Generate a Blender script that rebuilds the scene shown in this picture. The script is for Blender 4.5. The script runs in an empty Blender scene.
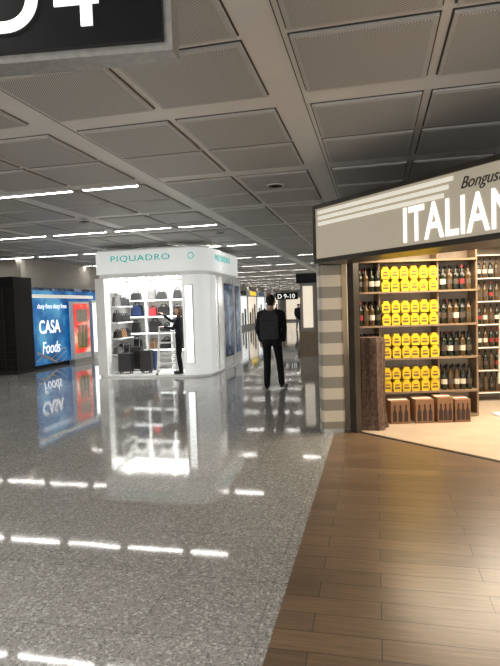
import bpy, bmesh, math, random
import numpy as np
from mathutils import Matrix, Vector
random.seed(7)
S = bpy.context.scene
COL = S.collection

# ------------------------------------------------------------------ materials
def new_mat(name):
    m = bpy.data.materials.new(name); m.use_nodes = True
    nt = m.node_tree
    return m, nt, nt.nodes["Principled BSDF"]

def mat(name, col, rough=0.5, metal=0.0, emis=None, es=0.0, var=0.12, scale=6.0, bump=0.0, coat=0.0, spec=.5):
    m, nt, p = new_mat(name)
    p.inputs["Roughness"].default_value = rough
    p.inputs["Metallic"].default_value = metal
    p.inputs["Coat Weight"].default_value = coat
    p.inputs["Specular IOR Level"].default_value = spec
    tc = nt.nodes.new("ShaderNodeTexCoord")
    nz = nt.nodes.new("ShaderNodeTexNoise"); nz.inputs["Scale"].default_value = scale
    nt.links.new(tc.outputs["Object"], nz.inputs["Vector"])
    cr = nt.nodes.new("ShaderNodeValToRGB")
    c0 = [max(0, c*(1-var)) for c in col]; c1 = [min(1, c*(1+var)) for c in col]
    cr.color_ramp.elements[0].position = .3; cr.color_ramp.elements[0].color = (*c0, 1)
    cr.color_ramp.elements[1].position = .7; cr.color_ramp.elements[1].color = (*c1, 1)
    nt.links.new(nz.outputs["Fac"], cr.inputs["Fac"])
    nt.links.new(cr.outputs["Color"], p.inputs["Base Color"])
    if emis:
        p.inputs["Emission Color"].default_value = (*emis, 1)
        p.inputs["Emission Strength"].default_value = es
    if bump:
        b = nt.nodes.new("ShaderNodeBump"); b.inputs["Strength"].default_value = bump
        b.inputs["Distance"].default_value = .01
        nt.links.new(nz.outputs["Fac"], b.inputs["Height"]); nt.links.new(b.outputs["Normal"], p.inputs["Normal"])
    return m

def granite():
    m, nt, p = new_mat("granite_polished")
    N, L = nt.nodes.new, nt.links.new
    tc = N("ShaderNodeTexCoord")
    v = N("ShaderNodeTexVoronoi"); v.inputs["Scale"].default_value = 75
    v2 = N("ShaderNodeTexVoronoi"); v2.inputs["Scale"].default_value = 170
    L(tc.outputs["Object"], v.inputs["Vector"]); L(tc.outputs["Object"], v2.inputs["Vector"])
    s1 = N("ShaderNodeSeparateColor"); L(v.outputs["Color"], s1.inputs[0])
    s2 = N("ShaderNodeSeparateColor"); L(v2.outputs["Color"], s2.inputs[0])
    r1 = N("ShaderNodeValToRGB"); e = r1.color_ramp.elements
    e[0].position = 0; e[0].color = (.10, .098, .092, 1); e[1].position = 1; e[1].color = (.70, .69, .66, 1)
    x = e.new(.16); x.color = (.235, .23, .22, 1); x = e.new(.78); x.color = (.34, .335, .32, 1)
    L(s1.outputs[0], r1.inputs["Fac"])
    r2 = N("ShaderNodeValToRGB"); e = r2.color_ramp.elements
    e[0].position = 0; e[0].color = (.15, .15, .14, 1); e[1].position = 1; e[1].color = (.54, .53, .51, 1)
    L(s2.outputs[1], r2.inputs["Fac"])
    mx = N("ShaderNodeMix"); mx.data_type = 'RGBA'; mx.inputs[0].default_value = .45
    L(r1.outputs[0], mx.inputs[6]); L(r2.outputs[0], mx.inputs[7])
    bt = N("ShaderNodeTexBrick"); bt.offset = 0; bt.inputs["Scale"].default_value = 1
    bt.inputs["Brick Width"].default_value = .6; bt.inputs["Row Height"].default_value = .6
    bt.inputs["Mortar Size"].default_value = .0025; bt.inputs["Mortar Smooth"].default_value = 0
    bt.inputs["Color1"].default_value = (1, 1, 1, 1); bt.inputs["Color2"].default_value = (.92, .92, .92, 1)
    bt.inputs["Mortar"].default_value = (.6, .6, .6, 1)
    L(tc.outputs["Object"], bt.inputs["Vector"])
    m2 = N("ShaderNodeMix"); m2.data_type = 'RGBA'; m2.blend_type = 'MULTIPLY'; m2.inputs[0].default_value = 1
    L(mx.outputs[2], m2.inputs[6]); L(bt.outputs["Color"], m2.inputs[7])
    L(m2.outputs[2], p.inputs["Base Color"])
    p.inputs["Roughness"].default_value = .05
    p.inputs["IOR"].default_value = 1.55
    nz = N("ShaderNodeTexNoise"); nz.inputs["Scale"].default_value = 2.2
    L(tc.outputs["Object"], nz.inputs["Vector"])
    b = N("ShaderNodeBump"); b.inputs["Strength"].default_value = .03; b.inputs["Distance"].default_value = .02
    L(nz.outputs["Fac"], b.inputs["Height"]); L(b.outputs["Normal"], p.inputs["Normal"])
    return m

def wood_planks():
    m, nt, p = new_mat("wood_planks")
    N, L = nt.nodes.new, nt.links.new
    tc = N("ShaderNodeTexCoord")
    bt = N("ShaderNodeTexBrick"); bt.offset = .37; bt.inputs["Scale"].default_value = 1
    bt.inputs["Brick Width"].default_value = .9; bt.inputs["Row Height"].default_value = .16
    bt.inputs["Mortar Size"].default_value = .003
    bt.inputs["Color1"].default_value = (.20, .135, .083, 1); bt.inputs["Color2"].default_value = (.135, .092, .057, 1)
    bt.inputs["Mortar"].default_value = (.05, .035, .022, 1)
    L(tc.outputs["Object"], bt.inputs["Vector"])
    mp = N("ShaderNodeMapping"); mp.inputs["Scale"].default_value = (2.5, 40, 1)
    L(tc.outputs["Object"], mp.inputs["Vector"])
    nz = N("ShaderNodeTexNoise"); nz.inputs["Scale"].default_value = 1.5; nz.inputs["Detail"].default_value = 5
    L(mp.outputs[0], nz.inputs["Vector"])
    r = N("ShaderNodeValToRGB"); r.color_ramp.elements[0].position = .3; r.color_ramp.elements[0].color = (.7, .68, .65, 1)
    r.color_ramp.elements[1].position = .7; r.color_ramp.elements[1].color = (1.15, 1.12, 1.1, 1)
    L(nz.outputs["Fac"], r.inputs["Fac"])
    mx = N("ShaderNodeMix"); mx.data_type = 'RGBA'; mx.blend_type = 'MULTIPLY'; mx.inputs[0].default_value = 1
    L(bt.outputs["Color"], mx.inputs[6]); L(r.outputs[0], mx.inputs[7])
    L(mx.outputs[2], p.inputs["Base Color"])
    p.inputs["Roughness"].default_value = .28
    b = N("ShaderNodeBump"); b.inputs["Strength"].default_value = .3; b.inputs["Distance"].default_value = .004
    L(bt.outputs["Fac"], b.inputs["Height"]); b.invert = True; L(b.outputs["Normal"], p.inputs["Normal"])
    return m

def perforated():
    m, nt, p = new_mat("perforated_metal")
    N, L = nt.nodes.new, nt.links.new
    tc = N("ShaderNodeTexCoord")
    mp = N("ShaderNodeMapping"); mp.inputs["Rotation"].default_value = (0, 0, math.radians(45))
    L(tc.outputs["Object"], mp.inputs["Vector"])
    v = N("ShaderNodeTexVoronoi"); v.voronoi_dimensions = '2D'; v.inputs["Randomness"].default_value = 0
    v.inputs["Scale"].default_value = 78
    L(mp.outputs[0], v.inputs["Vector"])
    r = N("ShaderNodeValToRGB"); r.color_ramp.elements[0].position = .3; r.color_ramp.elements[0].color = (.11, .105, .097, 1)
    r.color_ramp.elements[1].position = .42; r.color_ramp.elements[1].color = (.58, .565, .53, 1)
    L(v.outputs["Distance"], r.inputs["Fac"])
    L(r.outputs[0], p.inputs["Base Color"]); p.inputs["Roughness"].default_value = .5
    return m

def stripes_mat():
    m, nt, p = new_mat("striped_column_stone")
    N, L = nt.nodes.new, nt.links.new
    tc = N("ShaderNodeTexCoord"); sp = N("ShaderNodeSeparateXYZ"); L(tc.outputs["Object"], sp.inputs[0])
    a = N("ShaderNodeMath"); a.operation = 'MULTIPLY'; a.inputs[1].default_value = 1/.28; L(sp.outputs[2], a.inputs[0])
    f = N("ShaderNodeMath"); f.operation = 'FRACT'; L(a.outputs[0], f.inputs[0])
    r = N("ShaderNodeValToRGB"); r.color_ramp.interpolation = 'CONSTANT'
    e = r.color_ramp.elements; e[0].position = 0; e[0].color = (.25, .22, .165, 1); e[1].position = .5; e[1].color = (.60, .53, .41, 1)
    L(f.outputs[0], r.inputs["Fac"]); L(r.outputs[0], p.inputs["Base Color"]); p.inputs["Roughness"].default_value = .35
    return m

def poster_mat(name, cols, scale, es, seed=0.0):
    m, nt, p = new_mat(name)
    N, L = nt.nodes.new, nt.links.new
    tc = N("ShaderNodeTexCoord"); mp = N("ShaderNodeMapping"); mp.inputs["Location"].default_value = (seed, seed, seed)
    L(tc.outputs["Object"], mp.inputs["Vector"])
    nz = N("ShaderNodeTexNoise"); nz.inputs["Scale"].default_value = scale; nz.inputs["Detail"].default_value = 3
    L(mp.outputs[0], nz.inputs["Vector"])
    r = N("ShaderNodeValToRGB"); e = r.color_ramp.elements
    e[0].position = .35; e[0].color = (*cols[0], 1); e[1].position = .66; e[1].color = (*cols[-1], 1)
    for i, c in enumerate(cols[1:-1]):
        x = e.new(.35+.31*(i+1)/(len(cols)-1)); x.color = (*c, 1)
    L(nz.outputs["Fac"], r.inputs["Fac"]); L(r.outputs[0], p.inputs["Base Color"])
    L(r.outputs[0], p.inputs["Emission Color"]); p.inputs["Emission Strength"].default_value = es
    p.inputs["Roughness"].default_value = .25
    return m

M = {}
M['granite'] = granite(); M['wood'] = wood_planks(); M['perf'] = perforated(); M['stripe'] = stripes_mat()
M['shopfloor'] = mat("shop_floor_stone", (.56, .45, .34), .18, var=.06, scale=3)
M['beam'] = mat("ceiling_metal", (.71, .695, .66), .42, var=.04, scale=1.5)
M['tileframe'] = mat("ceiling_frame", (.48, .465, .44), .45, var=.04)
M['dark'] = mat("black_paint", (.008, .008, .009), .4, spec=.12)
M['darkgap'] = mat("shadow_gap", (.06, .056, .05), .8)
M['bronze'] = mat("dark_bronze", (.045, .038, .03), .35, metal=.4)
M['steel'] = mat("brushed_steel", (.42, .41, .39), .35, metal=.8, scale=40)
M['white'] = mat("white_laminate", (.84, .84, .82), .25, var=.02)
M['whitelit'] = mat("backlit_white", (.9, .9, .88), .4, emis=(.95, 1, .97), es=2.2, var=.02)
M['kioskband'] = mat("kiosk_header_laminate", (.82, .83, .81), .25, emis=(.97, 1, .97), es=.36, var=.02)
M['lamp'] = mat("lamp_diffuser", (1, 1, 1), .4, emis=(1, .98, .94), es=28, var=0)
M['spot'] = mat("spot_lens", (1, 1, 1), .4, emis=(1, .97, .9), es=12, var=0)
M['teal'] = mat("teal_letters", (.02, .35, .33), .4, emis=(.02, .5, .46), es=.4)
M['wallbeige'] = mat("wall_paint_beige", (.36, .33, .28), .6, var=.05)
M['wallgrey'] = mat("wall_paint_grey", (.28, .28, .27), .6, var=.05)
M['booth'] = mat("booth_shutter_dark", (.009, .0085, .009), .35, spec=.2)
M['boothrib'] = mat("booth_rib_dark", (.02, .018, .018), .4, spec=.2)
M['fascia'] = mat("fascia_backlit_taupe", (.42, .37, .29), .4, emis=(.42, .37, .28), es=.45, var=.04, scale=.8)
M['letters'] = mat("white_sign_letters", (.9, .9, .88), .4, emis=(1, .98, .93), es=1.0, var=0)
M['cream'] = mat("cream_stripe", (.8, .77, .68), .4, emis=(.9, .85, .72), es=.5, var=0)
M['script'] = mat("script_letters", (.03, .028, .025), .4)
M['blue'] = poster_mat("blue_poster", [(.008, .065, .22), (.015, .16, .42), (.10, .38, .62)], 1.2, .55)
M['red'] = poster_mat("red_poster", [(.7, .03, .03), (.75, .08, .05), (.85, .45, .35)], 2.0, .9, 3)
M['navyposter'] = poster_mat("navy_poster", [(.008, .012, .03), (.015, .035, .08), (.16, .22, .30)], 3.5, .6, 5)
M['woodshelf'] = mat("shelf_wood", (.24, .165, .10), .45)
M['backpanel'] = mat("shelf_back_panel", (.45, .36, .26), .5)
M['bark'] = mat("bark", (.085, .05, .033), .85, var=.45, scale=22, bump=1)
M['carton'] = mat("corrugated_card", (.25, .13, .065), .75)
M['cartonprint'] = mat("carton_print", (.04, .02, .015), .7)
M['yellow'] = mat("yellow_wrap", (.72, .51, .012), .35, var=.15, scale=20)
M['yellabel'] = mat("package_print", (.14, .09, .03), .4)
M['glassdark'] = mat("bottle_glass", (.012, .016, .01), .12)
M['glassgreen'] = mat("bottle_glass_amber", (.07, .04, .012), .12)
M['labelw'] = mat("paper_label", (.60, .55, .44), .6)
M['labelr'] = mat("red_label", (.22, .02, .02), .5)
M['labeld'] = mat("dark_label", (.07, .05, .035), .5)
M['cloth'] = mat("black_cloth", (.014, .014, .018), .8, scale=30, spec=.2)
M['trouser'] = mat("trouser_cloth", (.010, .010, .012), .85, scale=30, spec=.2)
M['skin'] = mat("skin", (.50, .30, .21), .5, var=.05)
M['hair'] = mat("dark_hair", (.02, .014, .011), .7, scale=60, spec=.2)
M['hairbrown'] = mat("brown_hair", (.06, .032, .02), .6, scale=60)
M['shoe'] = mat("shoe_leather", (.015, .013, .012), .35)
M['pack'] = mat("backpack_nylon", (.034, .036, .042), .7, spec=.25)
M['jeans'] = mat("grey_cloth", (.10, .10, .12), .8)
BAGS = [mat("leather_black", (.015, .014, .014), .4), mat("leather_navy", (.02, .035, .10), .4), mat("leather_red", (.35, .025, .035), .4),
        mat("leather_tan", (.25, .13, .06), .45), mat("leather_grey", (.12, .115, .115), .45), mat("leather_brown", (.07, .035, .02), .4)]
BW = [9, 2.2, .9, .6, 1.8, .8]
M['rubber'] = mat("rubber", (.02, .02, .02), .7)
M['yellowsign'] = mat("yellow_sign", (.8, .55, .02), .4, emis=(1, .68, .03), es=.7, var=0)
M['warmwin'] = mat("shop_window_glow", (.6, .5, .4), .4, emis=(1, .88, .7), es=.7, var=.35, scale=1.1)
M['coolwin'] = mat("shop_window_white", (.7, .7, .7), .4, emis=(.95, 1, 1), es=.8, var=.3, scale=1.3)

# ------------------------------------------------------------------ mesh builder
class B:
    def __init__(s): s.v = []; s.f = []; s.m = []; s.mats = []; s.T = Matrix.Identity(4)
    def mi(s, m):
        if isinstance(m, str): m = M[m]
        if m not in s.mats: s.mats.append(m)
        return s.mats.index(m)
    def frame(s, x=0, y=0, z=0, rz=0, rx=0): s.T = Matrix.Translation((x, y, z)) @ Matrix.Rotation(rz, 4, 'Z') @ Matrix.Rotation(rx, 4, 'X')
    def add(s, vs, fs, m):
        o = len(s.v); k = s.mi(m)
        s.v += [tuple(s.T @ Vector(p)) for p in vs]
        for f in fs: s.f.append([i+o for i in f]); s.m.append(k)
    def box(s, x0, x1, y0, y1, z0, z1, m):
        vs = [(x0,y0,z0),(x1,y0,z0),(x1,y1,z0),(x0,y1,z0),(x0,y0,z1),(x1,y0,z1),(x1,y1,z1),(x0,y1,z1)]
        s.add(vs, [(0,3,2,1),(4,5,6,7),(0,1,5,4),(1,2,6,5),(2,3,7,6),(3,0,4,7)], m)
    def cbox(s, cx, cy, z0, w, d, h, m): s.box(cx-w/2, cx+w/2, cy-d/2, cy+d/2, z0, z0+h, m)
    def prism(s, poly, z0, z1, m):
        n = len(poly)
        vs = [(x, y, z0) for x, y in poly]+[(x, y, z1) for x, y in poly]
        s.add(vs, [tuple(range(n))[::-1], tuple(range(n, 2*n))]+[(i, (i+1) % n, n+(i+1) % n, n+i) for i in range(n)], m)
    def prism_y(s, poly, y0, y1, m):   # poly in xz
        n = len(poly)
        vs = [(x, y0, z) for x, z in poly]+[(x, y1, z) for x, z in poly]
        s.add(vs, [tuple(range(n)), tuple(range(n, 2*n))[::-1]]+[(i, n+i, n+(i+1) % n, (i+1) % n) for i in range(n)], m)
    def lathe(s, prof, cx, cy, z, m, n=10, mats=None):
        vs = []; fs = []
        for r, h in prof:
            for i in range(n):
                a = 2*math.pi*i/n; vs.append((cx+r*math.cos(a), cy+r*math.sin(a), z+h))
        o = len(s.v); s.v += [tuple(s.T @ Vector(p)) for p in vs]
        for j in range(len(prof)-1):
            k = s.mi(mats[j] if mats else m)
            for i in range(n):
                s.f.append([o+j*n+i, o+j*n+(i+1) % n, o+(j+1)*n+(i+1) % n, o+(j+1)*n+i]); s.m.append(k)
        s.f.append([o+i for i in range(n)][::-1]); s.m.append(s.mi(mats[0] if mats else m))
        s.f.append([o+(len(prof)-1)*n+i for i in range(n)]); s.m.append(s.mi(mats[-1] if mats else m))
    def tube(s, pts, r, m, n=6):
        pts = [Vector(p) for p in pts]
        rs = r if isinstance(r, (list, tuple)) else [r]*len(pts)
        vs = []; fs = []
        for j, p in enumerate(pts):
            d = (pts[min(j+1, len(pts)-1)]-pts[max(j-1, 0)]).normalized()
            u = d.cross(Vector((0, 0, 1)))
            if u.length < .05: u = d.cross(Vector((0, 1, 0)))
            u.normalize(); w = d.cross(u)
            for i in range(n):
                a = 2*math.pi*i/n; vs.append(p+u*math.cos(a)*rs[j]+w*math.sin(a)*rs[j])
        for j in range(len(pts)-1):
            for i in range(n): fs.append((j*n+i, j*n+(i+1) % n, (j+1)*n+(i+1) % n, (j+1)*n+i))
        fs.append(tuple(range(n))[::-1]); fs.append(tuple((len(pts)-1)*n+i for i in range(n)))
        s.add(vs, fs, m)
    def obj(s, name, parent=None, smooth=False, bevel=0):
        me = bpy.data.meshes.new(name); me.from_pydata(s.v, [], s.f)
        for m in s.mats: me.materials.append(m)
        me.polygons.foreach_set("material_index", s.m)
        bm = bmesh.new(); bm.from_mesh(me); bmesh.ops.recalc_face_normals(bm, faces=bm.faces); bm.to_mesh(me); bm.free()
        ob = bpy.data.objects.new(name, me); COL.objects.link(ob)
        if smooth:
            for p in me.polygons: p.use_smooth = True
            try: me.set_sharp_from_angle(angle=math.radians(40))
            except Exception: pass
        if bevel:
            md = ob.modifiers.new("bevel", 'BEVEL'); md.width = bevel; md.segments = 2; md.limit_method = 'ANGLE'
        if parent: ob.parent = parent
        return ob

def empty(name, loc=(0, 0, 0)):
    e = bpy.data.objects.new(name, None); e.location = loc; COL.objects.link(e); e.empty_display_size = .2; return e
def child(ob, par):   # keep world placement (parent at known location, no rotation)
    ob.parent = par; ob.matrix_parent_inverse = Matrix.Translation(par.location).inverted(); return ob

def text(name, body, loc, size, m, rz=0, sx=1, bold=0, shear=0, align='LEFT', ext=.003, parent=None, spacing=1):
    c = bpy.data.curves.new(name, 'FONT'); c.body = body; c.size = size; c.extrude = ext; c.offset = bold
    c.shear = shear; c.align_x = align; c.space_character = spacing
    c.materials.append(M[m] if isinstance(m, str) else m)
    o = bpy.data.objects.new(name, c); COL.objects.link(o)
    o.location = loc; o.rotation_euler = (math.radians(90), 0, rz); o.scale = (sx, 1, 1)
    if parent: child(o, parent)
    return o

def rrect(x0, x1, y0, y1, r, n=5):
    if not isinstance(r, (list, tuple)): r = [r]*4     # bl, br, tr, tl
    out = []
    for (cx, cy, a0), rr in zip([(x0, y0, 180), (x1, y0, 270), (x1, y1, 0), (x0, y1, 90)], r):
        sx = 1 if cx == x0 else -1; sy = 1 if cy == y0 else -1
        if rr < 1e-4: out.append((cx, cy)); continue
        for i in range(n+1):
            a = math.radians(a0+90*i/n); out.append((cx+sx*rr+rr*math.cos(a), cy+sy*rr+rr*math.sin(a)))
    return out

def area(name, loc, sx, sy, e, col=(1, 1, 1), rot=(0, 0, 0), parent=None):
    l = bpy.data.lights.new(name, 'AREA'); l.shape = 'RECTANGLE'; l.size = sx; l.size_y = sy; l.energy = e; l.color = col
    o = bpy.data.objects.new(name, l); o.location = loc; o.rotation_euler = rot; COL.objects.link(o)
    if parent: child(o, parent)
    return o

H = 3.2
# ------------------------------------------------------------------ floors
b = B(); b.box(-14, 8, -4, 56, -.1, 0, 'granite'); b.obj("floor")
TR0, TR1 = (-.31, 6.81), (3.2, 3.95)
b = B(); b.prism([(-.52, -4), (8, -4), (8, 3.95), TR1, TR0, (-.52, 7.03)], 0, .004, 'wood'); b.obj("wood_floor")
b = B(); b.prism([TR0, TR1, (5.1, 3.95), (5.1, 11), (-.31, 11)], 0, .006, 'shopfloor')
dx, dy = TR1[0]-TR0[0], TR1[1]-TR0[1]; Lq = math.hypot(dx, dy); nx, ny = -dy/Lq, dx/Lq
b.prism([TR0, TR1, (TR1[0]+nx*.05, TR1[1]+ny*.05), (TR0[0]+nx*.05, TR0[1]+ny*.05)], .006, .012, 'bronze')
b.obj("shop_floor")

# ------------------------------------------------------------------ ceiling
b = B(); b.box(-14, 8, -4, 56, H, H+.1, 'beam')
WX, PX, WY, PY = -.608, 2.06, 4.24, 2.08
for i in range(-7, 5):
    for j in range(-4, 25):
        cx = WX+i*PX; cy = WY+j*PY
        for ax in (.15, 1.07):
            for ay in (.15, 1.08):
                x0, y0, w, d = cx+ax, cy+ay, .84, .85
                if x0 < -13.9 or x0+w > 7.9 or y0 < -3.9: continue
                b.box(x0-.012, x0+w+.012, y0-.012, y0+d+.012, H-.004, H, 'darkgap')
                b.box(x0, x0+w, y0, y0+d, H-.022, H-.004, 'tileframe')
                b.box(x0+.03, x0+w-.03, y0+.03, y0+d-.03, H-.026, H-.022, 'perf')
for i in range(-6, 4):
    b.box(WX+i*PX+.10, WX+i*PX+.106, -4, 56, H-.002, H, 'darkgap')
b.obj("ceiling")
b = B()
for k in range(-2, 14):
    y = 6.36+k*3.46
    xs = [(-3.62, -2.88)]+[(-4.95-1.35*i, -3.8-1.35*i) for i in range(7)]
    if y > 16: xs += [(-2.3, -1.2), (-.9, .2)]
    for x0, x1 in xs:
        b.box(x0, x1, y-.035, y+.035, H-.036, H-.028, 'lamp')
        b.box(x0-.02, x1+.02, y-.05, y-.035, H-.042, H-.005, 'tileframe'); b.box(x0-.02, x1+.02, y+.035, y+.05, H-.042, H-.005, 'tileframe')
        b.box(x0-.02, x1+.02, y-.035, y+.035, H-.028, H-.005, 'tileframe')
b.obj("ceiling_light_strips")
for n, (x, y) in enumerate([(-1.23, 7.0), (-4.84, 8.5), (-3.1, 10.9)]):
    b = B(); b.lathe([(.115, 0), (.115, .01), (.10, .015)], 0, 0, 0, 'beam', 24, )
    for r in (.09, .065, .04): b.lathe([(r, -.004), (r, .002)], 0, 0, 0, 'darkgap' if r != .065 else 'steel', 20)
    o = b.obj("ceiling_speaker"); o.location = (x, y, H-.042)

# ------------------------------------------------------------------ walls
b = B(); b.box(-9.75, -9.6, 13.3, 56, 0, H, 'wallbeige'); b.obj("wall_left")
b = B(); b.box(-14, -9.76, 14.0, 14.1, 0, H, 'wallbeige'); b.obj("wall_recess")
b = B(); b.box(-14, -13.9, -4, 14.0, 0, H, 'wallbeige'); b.obj("wall_outer_left")
b = B(); b.box(-9.6, 8, 55.8, 56, 0, H, 'wallgrey')
for i in range(7): b.box(-9+i*1.9, -7.5+i*1.9, 55.7, 55.8, .2, 2.4, 'coolwin' if i % 2 else 'warmwin')
b.obj("wall_back")
b = B()
b.box(-9.59, -9.45, 20, 54, 0, 2.9, 'wallgrey')
for i in range(10):
    b.box(-9.45, -9.4, 20.5+i*3.3, 23.2+i*3.3, .3, 2.4, 'coolwin' if i % 3 else 'warmwin')
    for q in range(3): b.box(-9.4, -9.36, 20.7+i*3.3+q*.8, 21.1+i*3.3+q*.8, .3, 1.2+.3*((i+q) % 3), 'woodshelf' if q % 2 else 'dark')
    b.box(-9.45, -9.28, 20.6+i*3.3, 22.6+i*3.3, 2.5, 2.8, ['labelr', 'dark', 'yellowsign', 'navyposter'][i % 4])
b.box(-9.45, -9.3, 20, 54, 2.48, 2.82, 'white')
b.obj("distant_storefront")
b = B()
b.box(-2.3, 1.5, 17, 17.2, 0, 2.6, 'wallgrey'); b.box(-2.3, -2.1, 17.2, 45, 0, 2.6, 'wallgrey')
b.box(-2.2, -1.9, 16.93, 17, .9, 2.2, 'warmwin'); b.box(-1.8, -1.3, 16.93, 17, .5, 2.2, 'woodshelf')
b.box(-2.4, 1.5, 16.9, 17.3, 2.3, 2.6, 'dark'); b.box(-2.3, -1.2, 16.7, 17, 0, .8, 'woodshelf')
for i in range(6): b.box(-2.34, -2.3, 18+i*4, 20.6+i*4, .3, 2.2, 'warmwin' if i % 2 else 'coolwin')
b.obj("corridor_storefront")

# ------------------------------------------------------------------ dark booth
b = B(); b.box(-13.8, -9.27, 12.5, 13.28, 0, 2.6, 'booth')
b.box(-13.8, -9.25, 12.45, 12.5, 2.35, 2.6, 'dark')
for i in range(9): b.box(-13.6+i*.5, -13.56+i*.5, 12.47, 12.5, .1, 2.35, 'boothrib')
for i in range(11): b.box(-13.8, -9.27, 12.485, 12.5, .2+i*.2, .205+i*.2, 'boothrib')
b.box(-13.8, -9.26, 12.47, 13.28, 0, .1, 'boothrib')
b.obj("shuttered_booth")

# ------------------------------------------------------------------ blue advertising wall
e = empty("advertising_wall", (-9.5, 15.7, 0))
b = B(); b.box(-9.59, -9.5, 13.4, 19.5, .08, 2.28, 'blue'); b.box(-9.59, -9.48, 13.4, 19.5, 0, .1, 'dark')
b.box(-9.59, -9.46, 13.4, 19.5, 2.28, 2.36, 'navyposter'); b.box(-9.5, -9.49, 13.6, 17, 2.06, 2.16, 'cream')
for k in range(3):
    pts = []
    for i in range(9): pts.append((13.7+i*.19, .2+.14*math.sin(i*.8+k)+k*.08))
    b.add([(-9.497+.001*k, y, z) for y, z in pts]+[(-9.497+.001*k, y, z+.035) for y, z in pts], [(i, i+1, i+10, i+9) for i in range(8)], 'labelw')
child(b.obj("poster_panels"), e)
text("headline_letters", "CASA", (-9.49, 13.85, 1.02), .55, 'letters', rz=math.radians(90), bold=.006, parent=e, sx=.78)
text("subhead_letters", "Foods", (-9.49, 13.95, .42), .5, 'letters', rz=math.radians(90), shear=.2, parent=e, sx=.75)
text("top_letters", "duty free duty free", (-9.48, 13.8, 1.75), .2, 'letters', rz=math.radians(90), parent=e)
b = B(); b.box(-9.42, -9.3, 15.35, 16.4, .12, 1.95, 'white'); b.box(-9.3, -9.28, 15.42, 16.33, .3, 1.88, 'red')
b.box(-9.45, -9.25, 15.3, 16.45, 0, .12, 'steel')
b.box(-9.28, -9.27, 15.55, 16.2, 1.3, 1.7, 'labelw'); b.box(-9.28, -9.27, 15.55, 16.15, .45, .95, 'yellow')
for i in range(3): b.tube([(-9.265, 15.66+i*.2, .5), (-9.265, 15.66+i*.2, 1.2)], .06, 'labelw')
b.obj("advertising_totem")
b = B(); b.box(-9.44, -9.32, 16.6, 17.3, 0, 2.0, 'white'); b.box(-9.32, -9.31, 16.66, 17.24, .25, 1.9, 'whitelit'); b.obj("light_box_panel")

# ------------------------------------------------------------------ overhead gate sign
e = empty("gate_sign", (-.61, 1.58, 2.42))
b = B(); b.box(-2.6, -.61, 1.58, 1.66, 2.42, 2.95, 'dark')
b.box(-2.62, -.585, 1.60, 1.69, 2.395, 2.42, 'steel'); b.box(-.61, -.585, 1.60, 1.69, 2.42, 2.98, 'steel'); b.box(-2.62, -.585, 1.6, 1.69, 2.95, 2.98, 'steel')
for x in (-2.2, -1.0): b.tube([(x, 1.64, 2.98), (x, 1.64, H)], .012, 'steel', 8)
child(b.obj("sign_box"), e)
text("sign_letters", "D4", (-.80, 1.575, 2.48), .29, 'letters', align='RIGHT', bold=.004, parent=e, ext=.003, spacing=1.3)
e.rotation_euler = (0, 0, math.radians(7))
e = empty("direction_sign", (-6.1, 34, 2.2))
b = B(); b.box(-6.15, -4.75, 34, 34.15, 2.0, 2.45, 'dark'); b.box(-4.6, -3.5, 34, 34.15, 2.0, 2.45, 'yellowsign')
for x in (-5.9, -5.0, -4.3, -3.7): b.tube([(x, 34.07, 2.45), (x, 34.07, H)], .015, 'steel')
child(b.obj("sign_box"), e)
text("sign_letters", "D 9-10", (-6.05, 33.99, 2.08), .4, 'letters', parent=e)

# ------------------------------------------------------------------ luggage kiosk
KX0, KX1, KY0, KY1 = -6.61, -3.80, 11.95, 15.28
e = empty("retail_kiosk", (-5.2, 13.6, 0))
b = B()
b.prism(rrect(KX0, KX1, KY0, KY1, [.15, .5, .3, .15], 8), 0, .05, 'white')
b.prism(rrect(KX0+.05, KX1-.05, KY0+.05, KY1-.05, [.12, .45, .25, .12], 8), 2.40, 2.50, 'white')
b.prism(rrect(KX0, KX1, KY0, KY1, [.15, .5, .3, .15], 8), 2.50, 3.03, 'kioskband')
b.prism(rrect(KX0+.04, KX1-.04, KY0+.04, KY1-.04, [.12, .45, .25, .12], 8), 3.03, 3.07, 'white')
b.box(KX0, KX0+.24, KY0+.01, KY0+.28, .05, 2.4, 'white')
b.box(KX0, KX0+.1, KY0+.28, KY1, .05, 2.4, 'white')
b.box(KX0, KX1, KY1-.1, KY1, .05, 2.4, 'white')
arc = [(-4.3+.5*math.sin(a), 12.45-.5*math.cos(a)) for a in [math.radians(9*i) for i in range(11)]]
arci = [(-4.3+.38*math.sin(a), 12.45-.38*math.cos(a)) for a in [math.radians(9*i) for i in range(11)]]
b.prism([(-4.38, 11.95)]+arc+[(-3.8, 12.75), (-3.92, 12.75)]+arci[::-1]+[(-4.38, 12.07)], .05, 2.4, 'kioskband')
b.box(-3.92, -3.80, 13.35, 13.5, .05, 2.4, 'white'); b.box(-3.92, -3.80, 14.45, KY1-.1, .05, 2.4, 'white')
b.box(-3.90, -3.84, 13.5, 14.45, .05, 2.4, 'white')
child(b.obj("shell", smooth=True), e)
b = B()
b.box(-6.5, -4.0, 13.55, 13.63, .05, 2.4, 'white')
for z in (.55, .98, 1.41, 1.84): 
    b.box(-6.5, -4.45, 13.15, 13.55, z, z+.03, 'white'); b.box(-6.5, -4.45, 13.14, 13.15, z, z+.03, 'whitelit')  # glowing front edges added to brighten the kiosk interior
for x in (-5.85, -5.15, -4.47): b.box(x-.015, x+.015, 13.15, 13.55, .05, 2.35, 'white')
for z in (.5, .9, 1.3, 1.7, 2.05): b.box(-6.5, -6.2, 12.3, 13.15, z, z+.025, 'white')
for z in (.6, 1.1, 1.6): b.box(-4.2, -3.95, 12.76, 13.34, z, z+.025, 'white')
child(b.obj("shelving"), e)
b = B()
b.box(-4.30, -4.14, 11.925, 11.97, .35, 2.15, 'whitelit'); b.box(-4.32, -4.12, 11.935, 11.98, .33, 2.17, 'steel')
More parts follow.
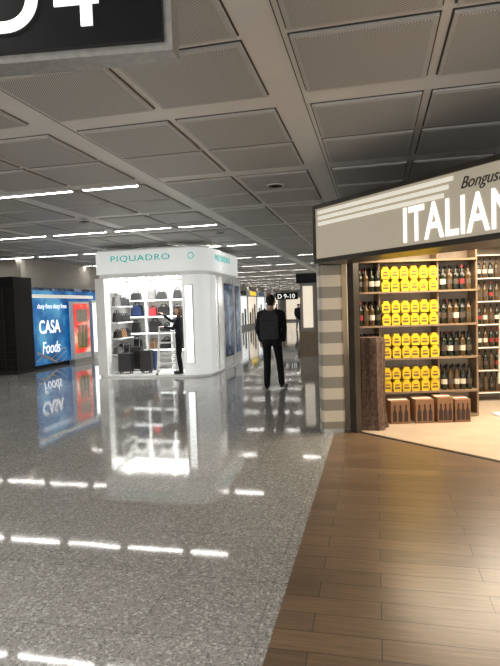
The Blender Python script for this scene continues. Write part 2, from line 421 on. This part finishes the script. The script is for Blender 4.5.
b.box(-3.84, -3.81, 13.58, 14.38, .35, 2.2, 'navyposter'); b.box(-3.845, -3.82, 13.54, 14.42, .31, 2.24, 'dark')
b.box(-3.80, -3.78, 14.6, 15.05, .35, 2.2, 'navyposter')
for x in (-6.1, -5.5, -4.9): b.lathe([(.06, 0), (.05, .01)], x, 12.35, 2.39, 'spot', 16); b.lathe([(.06, 0), (.05, .01)], x, 12.8, 2.39, 'spot', 16)
for i in range(9): b.lathe([(.02, 0), (.018, .004)], -6.2+i*.24, 12.06, 2.397, 'spot', 8)
child(b.obj("light_panels"), e)
text("brand_letters", "PIQUADRO", (-6.17, KY0-.012, 2.78), .2, 'teal', parent=e, sx=1.38, spacing=1.12, bold=.001)
text("brand_letters_side", "PIQUADRO", (KX1+.012, 12.75, 2.78), .2, 'teal', rz=math.radians(90), parent=e, sx=1.3, spacing=1.1, bold=.001)
b = B()
for cx in (-4.14,):
    for k in range(16):
        a0, a1 = 2*math.pi*k/16, 2*math.pi*(k+1)/16
        b.tube([(cx+.07*math.cos(a0), 11.965, 2.84+.07*math.sin(a0)), (cx+.07*math.cos(a1), 11.965, 2.84+.07*math.sin(a1))], .012, 'teal', 5)
child(b.obj("logo_ring"), e)
area("kiosk_downlight", (-5.3, 12.75, 2.37), 2.0, .9, 90, (1, 1, .98), parent=e)

def bag(b, x, y, z, w, h, d, m, rz=0):
    b.frame(x, y, z, rz)
    t = .78
    poly = [(-w/2, .02), (-w/2+.02, 0), (w/2-.02, 0), (w/2, .02), (w/2*t, h*.94), (w/2*t-.02, h), (-w/2*t+.02, h), (-w/2*t, h*.94)]
    b.prism_y(poly, -d/2, d/2, m)
    b.prism_y([(-w*.3, h*.12), (w*.3, h*.12), (w*.27, h*.5), (-w*.27, h*.5)], -d/2-.015, -d/2, m)
    for s_ in (-1, 1):
        pts = [(w*.22*math.cos(a), s_*d*.25, h+h*.28*math.sin(a)) for a in [math.pi*i/7 for i in range(8)]]
        b.tube(pts, .009, m, 5)
    b.frame()
b = B()
for zi, z in enumerate((.58, 1.01, 1.44, 1.87)):
    x = -6.32
    while x < -4.6:
        w = random.uniform(.2, .36)
        if not any(abs(x+w/2-c) < w/2+.02 for c in (-5.85, -5.15)):
            m = random.choices(BAGS, BW)[0]
            bag(b, x+w/2, 13.33, z, w, random.uniform(.2, .3), random.uniform(.1, .16), m)
            x += w+random.uniform(.01, .05)
        else: x += .03
for z in (.525, .925, 1.325, 1.725):
    for y in (12.5, 12.78, 13.02):
        bag(b, -6.34, y, z, .2, random.uniform(.16, .24), .12, random.choices(BAGS, BW)[0], math.radians(70))
for z in (.625, 1.125, 1.625):
    for y in (12.9, 13.16): bag(b, -4.08, y, z, .2, .24, .1, random.choices(BAGS, BW)[0], math.radians(90))
b.obj("handbags_on_shelves")

def suitcase(x, y, h, w, d, m, rz):
    b = B()
    b.prism([(p, q) for p, q in rrect(-w/2, w/2, -d/2, d/2, .05, 4)], .05, h, m)
    for i in range(5): b.box(-w/2+.05+i*(w-.1)/4-.008, -w/2+.05+i*(w-.1)/4+.008, -d/2-.008, d/2+.008, .08, h-.04, m)
    b.tube([(-.08, .06, h), (-.08, .06, h+.22), (.08, .06, h+.22), (.08, .06, h)], .01, 'steel')
    b.tube([(-.07, -.03, h), (-.06, -.03, h+.03), (.06, -.03, h+.03), (.07, -.03, h)], .011, 'rubber')
    for sx in (-1, 1):
        for sy in (-1, 1):
            b.tube([(sx*(w/2-.05)-.012, sy*(d/2-.05), .025), (sx*(w/2-.05)+.012, sy*(d/2-.05), .025)], .025, 'rubber', 10)
            b.cbox(sx*(w/2-.05), sy*(d/2-.05), .03, .03, .03, .03, 'rubber')
    o = b.obj("suitcase", bevel=.006); o.location = (x, y, .051); o.rotation_euler = (0, 0, rz)
suitcase(-6.02, 12.85, .62, .34, .22, BAGS[0], .1); suitcase(-5.66, 12.98, .5, .32, .2, BAGS[1], -.05); suitcase(-5.55, 12.42, .56, .30, .22, BAGS[0], .05)
suitcase(-6.05, 12.33, .5, .36, .24, BAGS[0], .1)

b = B()
for s_ in (-1, 1):
    b.tube([(s_*.25, -.30, .0), (s_*.17, 0, 1.12)], .024, 'white', 8)
    b.tube([(s_*.25, .30, .0), (s_*.17, .02, 1.12)], .018, 'white', 8)
    b.cbox(s_*.25, -.30, 0, .06, .06, .03, 'rubber'); b.cbox(s_*.25, .30, 0, .05, .05, .03, 'rubber')
for i, z in enumerate((.25, .5, .75, 1.0)):
    hw = .25-.08*z/1.12; y = -.30+.30*z/1.12
    b.box(-hw, hw, y-.06, y+.05, z-.018, z+.018, 'white')
b.box(-.19, .19, -.09, .11, 1.11, 1.145, 'white')
b.tube([(-.22, .20, .35), (.22, .20, .35)], .01, 'steel'); 
o = b.obj("step_ladder"); o.location = (-4.98, 12.40, .051); o.rotation_euler = (0, 0, math.radians(20))

# ------------------------------------------------------------------ wine shop
def TP(t, off=0): return (TR0[0]+dx*t+nx*off, TR0[1]+dy*t+ny*off)
A = (-.65, 6.32); LF = 4.6; dv = (math.sqrt(.5), -math.sqrt(.5)); ni = (math.sqrt(.5), math.sqrt(.5))
def FP(s_, n=0): return (A[0]+dv[0]*s_+ni[0]*n, A[1]+dv[1]*s_+ni[1]*n)
e = empty("shop_fascia_sign", (*FP(2), 2.4))
b = B()
b.prism([FP(0), FP(LF), FP(LF, .45), FP(0, .45)], 2.13, 2.70, 'fascia')
b.prism([FP(-.03, -.02), FP(LF, -.02), FP(LF, .47), FP(-.03, .47)], 2.70, 2.745, 'bronze')
b.prism([FP(-.03, -.02), FP(LF, -.02), FP(LF, .47), FP(-.03, .47)], 2.08, 2.13, 'bronze')
b.prism([FP(-.03, -.02), FP(0, -.02), FP(0, .47), FP(-.03, .47)], 2.13, 2.70, 'bronze')
for z, s1 in ((2.655, 1.88), (2.59, 1.83), (2.525, 1.78)):
    b.prism([FP(.05, -.008), FP(s1, -.008), FP(s1, 0), FP(.05, 0)], z-.02, z+.018, 'cream')
child(b.obj("fascia_box"), e)
p = FP(1.30, -.006); text("main_letters", "ITALIAN", (*p, 2.17), .46, 'letters', rz=math.radians(-45), sx=.66, bold=.006, parent=e, spacing=1.04)
p = FP(3.1, -.006); text("main_letters_end", "WINES", (*p, 2.17), .46, 'letters', rz=math.radians(-45), sx=.66, bold=.006, parent=e)
p = FP(1.95, -.006); text("script_letters", "Bongusto", (*p, 2.545), .14, 'script', rz=math.radians(-45), shear=.45, sx=.85, parent=e)

b = B()
b.prism([FP(.02, .45), FP(LF, .45), (5.1, FP(LF, .45)[1]), (5.1, 11), (-.45, 11), (-.45, 7.05)], 2.45, 2.70, 'wallbeige')
b.prism([FP(0, .45), FP(LF, .45), TP(1, 0), TP(0, 0)], 2.10, 2.45, 'bronze')
b.obj("ceiling_shop")
b = B(); b.box(-.45, -.35, 7.06, 11, 0, 2.45, 'wallbeige'); b.obj("wall_shop_left")
b = B(); b.box(-.45, 5.1, 11, 11.1, 0, 2.7, 'wallbeige'); b.obj("wall_shop_back")
b = B(); b.box(5.1, 5.2, 3.4, 11.1, 0, 2.7, 'wallbeige'); b.obj("wall_shop_right")
b = B(); b.prism([TP(0, -.03), TP(.022, -.03), TP(.022, .07), TP(0, .07)], 0, 2.10, 'bronze')
b.obj("door_frame_post")
b = B(); b.prism(rrect(-.145, .145, -.145, .145, .05, 4), 0, 2.08, 'stripe'); b.prism(rrect(-.15, .15, -.15, .15, .05, 4), 0, .05, 'steel')
b.prism(rrect(-.145, .145, -.145, .145, .05, 4), 2.08, 2.44, 'bronze')
o = b.obj("striped_column", smooth=True); o.location = (-.555, 6.86, 0); o.rotation_euler = (0, 0, math.radians(13))

RZ = math.radians(13.1)
def bottle(b, x, y, z, s=1.0, kind=0):
    g = 'glassdark' if kind < 3 else 'glassgreen'; lb = ['labelw', 'labelr', 'labeld', 'labelw', 'labeld', 'labeld'][kind]; cap = 'labelr' if kind == 1 else 'dark'
    prof = [(.034, 0), (.037, .01), (.037, .07), (.038, .071), (.038, .135), (.037, .136), (.037, .19), (.028, .215), (.0145, .235), (.0135, .27), (.015, .271), (.015, .31)]
    prof = [(r*s, h*s) for r, h in prof]
    b.lathe(prof, x, y, z, g, 8, mats=[g, g, lb, lb, lb, g, g, g, g, cap, cap])

e = empty("wine_rack", (.45, 7.75, 0))
RX = .43
b = B(); b.frame(RX, 7.80, 0, RZ)
b.box(-.74, .95, .18, .22, .006, 2.44, 'backpanel')
TI = (.38, .84, 1.29, 1.75)
for z in TI+(.035, 2.17): b.prism(rrect(-.74, .95, -.18, .2, [.12, .12, 0, 0], 5), z-.025, z, 'woodshelf')
for x in (-.73, -.40, .40, .93): b.box(x-.012, x+.012, -.1, .2, .01, 2.4, 'woodshelf')
child(b.obj("rack_frame"), e)
b = B(); b.frame(RX, 7.80, 0, RZ)
for z in TI:
    for row in (0, 1):
        for i in range(6):
            x = -.325+i*.13+random.uniform(-.006, .006); z0 = z+row*.17; w, h, d = .114, random.uniform(.155, .168), .09
            y0 = -.15+random.uniform(-.01, .01)
            poly = [(x-w/2+.008, z0), (x+w/2-.008, z0), (x+w/2, z0+h*.25), (x+w/2, z0+h*.7), (x+w/2-.02, z0+h*.86), (x+w/2-.026, z0+h), (x-w/2+.026, z0+h), (x-w/2+.02, z0+h*.86), (x-w/2, z0+h*.7), (x-w/2, z0+h*.25)]
            b.prism_y(poly, y0, y0+d, 'yellow')
            b.box(x-w*.33, x+w*.33, y0-.002, y0, z0+h*.22, z0+h*.38, 'yellabel'); b.box(x-w*.25, x+w*.25, y0-.002, y0, z0+h*.5, z0+h*.6, 'labelr')
b.obj("yellow_food_packages")
b = B(); b.frame(RX, 7.80, 0, RZ)
for z in TI:
    for x in [-.67+i*.08 for i in range(4)]+[.47+i*.085 for i in range(5)]:
        for yy in (-.10, .05): bottle(b, x, yy, z, 1.08, random.randint(0, 5))
b.obj("wine_bottles_on_rack", smooth=True)

e = empty("wine_rack", (2.4, 9.4, 0))
b = B(); b.frame(2.35, 9.35, 0, RZ)
b.box(-1.6, 1.9, .2, .25, .006, 2.44, 'backpanel')
TF = (.15, .5, .86, 1.22, 1.58, 1.94)
for z in TF+(2.3,): b.box(-1.6, 1.9, -.15, .2, z-.025, z, 'woodshelf'); b.box(-1.6, 1.9, -.16, -.15, z-.02, z-.008, 'cream')
for x in (-1.6, -.9, -.2, .5, 1.2, 1.9): b.box(x-.015, x+.015, -.15, .2, .01, 2.4, 'woodshelf')
child(b.obj("rack_frame"), e)
b = B(); b.frame(2.35, 9.35, 0, RZ)
for z in TF:
    for i in range(37):
        x = -1.54+i*.093
        if min(abs(x-q) for q in (-.9, -.2, .5, 1.2)) < .05: continue
        bottle(b, x, -.07, z, .98, random.randint(0, 5))
b.obj("wine_bottles_on_far_rack", smooth=True)

for i, (u, w, h) in enumerate([(-.25, .25, .30), (.07, .24, .31), (.34, .2, .33), (.57, .2, .3)]):
    b = B(); b.box(-w/2, w/2, -.13, .13, 0, h, 'carton'); b.box(-w/2-.003, w/2+.003, -.02, .02, h, h+.003, 'cream')
    for k in range(3):
        x = -w*.3+k*w*.3
        b.prism_y([(x-.026, .03), (x+.026, .03), (x+.026, .15), (x+.011, .19), (x+.011, .25), (x-.011, .25), (x-.011, .19), (x-.026, .15)], -.134, -.13, 'cartonprint')
    o = b.obj("wine_carton", bevel=.003); c, s_ = math.cos(RZ), math.sin(RZ)
    lx, ly = u, -.36
    o.location = (RX+lx*c-ly*s_, 7.80+lx*s_+ly*c, .007); o.rotation_euler = (0, 0, RZ)

b = B(); n = 28; prof = [(0, .205), (.05, .185), (.3, .16), (.6, .155), (.9, .16), (1.1, .165), (1.16, .155)]
vs = []; fs = []
for j, (z, r) in enumerate(prof):
    for i in range(n):
        a = 2*math.pi*i/n; rr = r*(1+.10*math.sin(5*a+j*.35)+.05*math.sin(11*a+1)+random.uniform(-.02, .02))
        vs.append((rr*math.cos(a), rr*math.sin(a), z))
for j in range(len(prof)-1):
    for i in range(n): fs.append((j*n+i, j*n+(i+1) % n, (j+1)*n+(i+1) % n, (j+1)*n+i))
fs.append(tuple(range(n))[::-1]); fs.append(tuple((len(prof)-1)*n+i for i in range(n)))
b.add(vs, fs, 'bark')
o = b.obj("tree_trunk"); o.location = (-.07, 7.05, .007)

b = B()
b.prism(rrect(-.2, .2, -.15, .15, .04, 4), 0, .03, 'white'); b.box(-.03, .03, -.02, .02, .03, .5, 'steel')
b.prism_y([(-.17, .45), (.17, .45), (.22, 1.35), (.1, 1.45), (-.14, 1.40)], -.03, .0, 'labelw')
b.prism_y([(-.13, .5), (.13, .5), (.17, .85), (-.15, .85)], -.034, -.03, 'labelr')
b.prism_y([(-.1, .95), (.12, .95), (.13, 1.2), (-.1, 1.2)], -.034, -.03, 'labeld')
o = b.obj("promotional_display_stand"); o.location = (1.77, 7.9, .007); o.rotation_euler = (0, 0, RZ)

area("shop_downlight", (1.0, 7.0, 2.43), 1.6, 1.0, 85, (1, .82, .60))
area("shop_downlight", (2.6, 8.0, 2.43), 2.5, 1.6, 160, (1, .85, .66))
area("shop_downlight", (2.8, 5.4, 2.43), 1.8, 1.2, 60, (1, .80, .56))

# ------------------------------------------------------------------ people
def hand_caps(w, d, ac, curl, lab='skin'):
    w, d, ac, curl = Vector(w), Vector(d).normalized(), Vector(ac).normalized(), Vector(curl).normalized()
    out = []
    for k in (-1, 1): out.append((w+d*.01, .017, w+d*.085+ac*.022*k, .015, lab))
    for k, l in zip((-1.5, -.5, .5, 1.5), (.055, .068, .074, .068)):
        b0 = w+d*.09+ac*.0225*k; b1 = b0+d*l*.55+curl*l*.2; b2 = b1+d*l*.35+curl*l*.45
        out += [(b0, .0088, b1, .008, lab), (b1, .008, b2, .0072, lab)]
    t0 = w+d*.03+ac*.025; t1 = t0+d*.035+ac*.028+curl*.01; t2 = t1+d*.03+ac*.004+curl*.012
    out += [(t0, .011, t1, .0095, lab), (t1, .0095, t2, .0085, lab)]
    return out

def person(name, loc, yaw, scale, caps, labmats, extra=None, vox=.007):
    bm = bmesh.new()
    for p0, r0, p1, r1, lab in caps:
        p0, p1 = Vector(p0), Vector(p1)
        bmesh.ops.create_icosphere(bm, subdivisions=2, radius=r0, matrix=Matrix.Translation(p0))
        bmesh.ops.create_icosphere(bm, subdivisions=2, radius=r1, matrix=Matrix.Translation(p1))
        d = p1-p0
        if d.length > 1e-4:
            q = d.to_track_quat('Z', 'Y').to_matrix().to_4x4()
            bmesh.ops.create_cone(bm, cap_ends=True, segments=14, radius1=r0, radius2=r1, depth=d.length, matrix=Matrix.Translation((p0+p1)/2) @ q)
    me = bpy.data.meshes.new("tmp"); bm.to_mesh(me); bm.free()
    ob = bpy.data.objects.new("tmp", me); COL.objects.link(ob)
    r = ob.modifiers.new("r", 'REMESH'); r.mode = 'VOXEL'; r.voxel_size = vox
    sm = ob.modifiers.new("s", 'SMOOTH'); sm.iterations = 3; sm.factor = .5
    dg = bpy.context.evaluated_depsgraph_get(); dg.update()
    nm = bpy.data.meshes.new_from_object(ob.evaluated_get(dg))
    bpy.data.objects.remove(ob)
    labs = list(labmats.keys()); nm.materials.clear()
    for l in labs: nm.materials.append(M[labmats[l]])
    n = len(nm.polygons); c = np.empty(n*3); nm.polygons.foreach_get("center", c); c = c.reshape(n, 3)
    best = np.full(n, 1e9); idx = np.zeros(n, dtype=np.int32)
    for p0, r0, p1, r1, lab in caps:
        a, bb = np.array(p0), np.array(p1); ab = bb-a; L2 = max(ab@ab, 1e-9)
        t = np.clip((c-a)@ab/L2, 0, 1); q = a+t[:, None]*ab
        dd = np.linalg.norm(c-q, axis=1)-(r0+t*(r1-r0))
        k = dd < best; best[k] = dd[k]; idx[k] = labs.index(lab)
    nm.polygons.foreach_set("material_index", idx); nm.polygons.foreach_set("use_smooth", np.ones(n, dtype=bool))
    e = empty(name, loc); e.rotation_euler = (0, 0, yaw); e.scale = (scale,)*3
    o = bpy.data.objects.new("body", nm); COL.objects.link(o); o.parent = e
    if extra:
        b = B(); extra(b); x = b.obj("accessories", smooth=True); x.parent = e
    return e

def head_caps(z=1.66, hair='hair', bun=False, female=False):
    c = [((0, -.005, z), .087, (0, .012, z+.005), .086, 'skin'), ((0, .03, z-.03), .07, (0, .048, z-.09), .042, 'skin'),
         ((-.03, .03, z-.06), .05, (.03, .03, z-.06), .05, 'skin'),
         ((0, .098, z-.01), .010, (0, .112, z-.04), .014, 'skin'),
         ((0, .086, z-.068), .012, (0, .088, z-.076), .012, 'skin'),
         ((-.088, 0, z-.01), .014, (-.09, -.005, z-.04), .010, 'skin'), ((.088, 0, z-.01), .014, (.09, -.005, z-.04), .010, 'skin'),
         ((0, -.022, z+.028), .092, (0, .02, z+.04), .078, hair), ((0, -.035, z+.01), .085, (0, -.04, z-.04), .065, hair),
         ((0, -.015, z-.07), .058, (0, -.02, z-.17), .062, 'skin')]
    if bun: c.append(((0, -.09, z), .05, (0, -.12, z-.22), .035, hair))
    if female: c += [((-.07, -.03, z+.01), .04, (-.06, -.05, z-.14), .03, hair), ((.07, -.03, z+.01), .04, (.06, -.05, z-.14), .03, hair)]
    return c

def torso_caps(k=1.0, j='cloth', hem=.84):
    return [((-.14*k, -.01, 1.425), .068, (.14*k, -.01, 1.425), .068, j), ((0, 0, 1.47), .07, (0, 0, 1.40), .10, j),
            ((-.08*k, 0, 1.34), .112*k, (-.065*k, 0, 1.08), .098*k, j), ((.08*k, 0, 1.34), .112*k, (.065*k, 0, 1.08), .098*k, j),
            ((0, .01, 1.34), .12*k, (0, 0, 1.08), .105*k, j),
            ((-.075*k, 0, 1.08), .10*k, (-.085*k, 0, hem+.06), .108, j), ((.075*k, 0, 1.08), .10*k, (.085*k, 0, hem+.06), .108, j), ((0, 0, 1.05), .11, (0, 0, hem+.08), .115, j)]

def leg(x, hip, knee, ankle, toe, lab='trouser'):
    kn, an, to = Vector(knee), Vector(ankle), Vector(toe)
    return [(hip, .092, knee, .068, lab), (knee, .066, (kn*.55+an*.45), .066, lab), (kn*.55+an*.45, .066, ankle, .058, lab),
            ((an.x, an.y-.03, max(an.z-.055, .035)), .034, (to.x, to.y, to.z), .032, 'shoe'), ((an.x, an.y, an.z), .04, ((an.x+to.x)/2, (an.y+to.y)/2, to.z+.02), .036, 'shoe'),
            ((to.x-.014, to.y-.03, to.z), .031, (to.x+.014, to.y-.03, to.z), .031, 'shoe')]
def arm(sh, el, wr, lab='cloth', r=.056):
    return [(sh, r+.008, el, r-.008, lab), (el, r-.008, wr, .037, lab)]

LM = dict(cloth='cloth', trouser='trouser', skin='skin', hair='hair', shoe='shoe')
man = head_caps()+torso_caps(1.12)
man += leg(0, (-.09, 0, .90), (-.10, .03, .50), (-.10, -.06, .095), (-.11, .10, .036))
man += leg(0, (.09, 0, .90), (.115, .14, .52), (.145, .14, .10), (.20, .28, .036))
man += arm((-.20, -.01, 1.41), (-.245, -.07, 1.14), (-.22, .05, .92), r=.060)+arm((.20, -.01, 1.41), (.255, -.06, 1.14), (.22, .07, .92), r=.060)
man += hand_caps((-.22, .055, .91), (0, .15, -1), (0, 1, .1), (1, 0, 0))+hand_caps((.22, .075, .91), (0, .15, -1), (0, 1, .1), (-1, 0, 0))
def manx(b):
    b.prism_y(rrect(-.165, .165, .95, 1.47, [.05, .05, .13, .13], 5), -.27, -.105, 'pack')
    b.prism_y(rrect(-.125, .125, .99, 1.2, .03, 3), -.30, -.27, 'pack')
    b.tube([(-.12, -.271, 1.28), (0, -.273, 1.31), (.12, -.271, 1.28)], .005, 'dark')
    for s_ in (-1, 1): b.tube([(s_*.10, -.12, 1.42), (s_*.11, -.04, 1.505), (s_*.115, .07, 1.47), (s_*.12, .135, 1.33), (s_*.13, .10, 1.15), (s_*.13, -.10, 1.03)], .02, 'pack', 6)
    b.tube([(-.03, -.14, 1.45), (0, -.13, 1.51), (.03, -.14, 1.45)], .008, 'pack')
    for s_ in (-1, 1): b.lathe([(.004, -.004), (.011, 0), (.004, .004)], s_*.033, .086, 1.655, 'dark', 8)
person("walking_man", (-1.95, 10.2, .001), 0, 1.03, man, LM, manx)

wom = head_caps(hair='hair', bun=True, female=True)+torso_caps(.92, hem=.92)
wom += leg(0, (-.09, 0, .90), (-.10, .02, .50), (-.11, -.03, .095), (-.12, .12, .036))+leg(0, (.09, 0, .90), (.11, .06, .50), (.11, .04, .095), (.13, .19, .036))
wom += arm((.165, 0, 1.41), (.20, .23, 1.36), (.16, .42, 1.52), r=.048)+arm((-.165, 0, 1.41), (-.20, .12, 1.18), (-.13, .34, 1.22), r=.048)
wom += hand_caps((.16, .43, 1.53), (0, .7, .6), (-1, 0, 0), (0, .6, -.6))+hand_caps((-.13, .35, 1.22), (.1, 1, 0), (1, 0, 0), (0, .2, -1))
def womx(b):
    for s_ in (-1, 1): b.lathe([(.004, -.004), (.010, 0), (.004, .004)], s_*.033, .086, 1.655, 'dark', 8)
LMW = dict(LM); LMW['hair'] = 'hairbrown'
person("shop_assistant", (-4.58, 12.22, .051), math.radians(100), .93, wom, LMW, womx)

LMP = dict(LM); LMP['trouser'] = 'jeans'
person("pedestrian", (-5.0, 36, .001), math.radians(190), .97, man, LMP, None, .012)
person("pedestrian", (-5.5, 41, .001), math.radians(5), .98, wom, LMP, None, .015)
person("pedestrian", (-4.0, 30, .001), math.radians(10), .96, man, LMP, None, .012)

# ------------------------------------------------------------------ light / world / camera
w = bpy.data.worlds.new("World"); S.world = w; w.use_nodes = True
w.node_tree.nodes["Background"].inputs[0].default_value = (1, .98, .95, 1)
w.node_tree.nodes["Background"].inputs[1].default_value = 2.25
area("ambient_fill_light", (-4, 1.0, H-.06), 5, .2, 110, (1, .97, .93))  # added fill to lift the ambient level, no real fixture here

cam = bpy.data.cameras.new("camera"); co = bpy.data.objects.new("camera", cam); COL.objects.link(co)
cam.sensor_fit = 'VERTICAL'; cam.sensor_height = 36; cam.lens = 540/666*36; cam.clip_end = 200
co.matrix_world = Matrix.Translation((0, 0, 1.6)) @ Matrix.Rotation(math.radians(13.1), 4, 'Z') @ Matrix.Rotation(math.radians(90-2.75), 4, 'X') @ Matrix.Rotation(math.radians(-1.83), 4, 'Z')
S.camera = co
S.view_settings.view_transform = 'Standard'
S.view_settings.look = 'None'
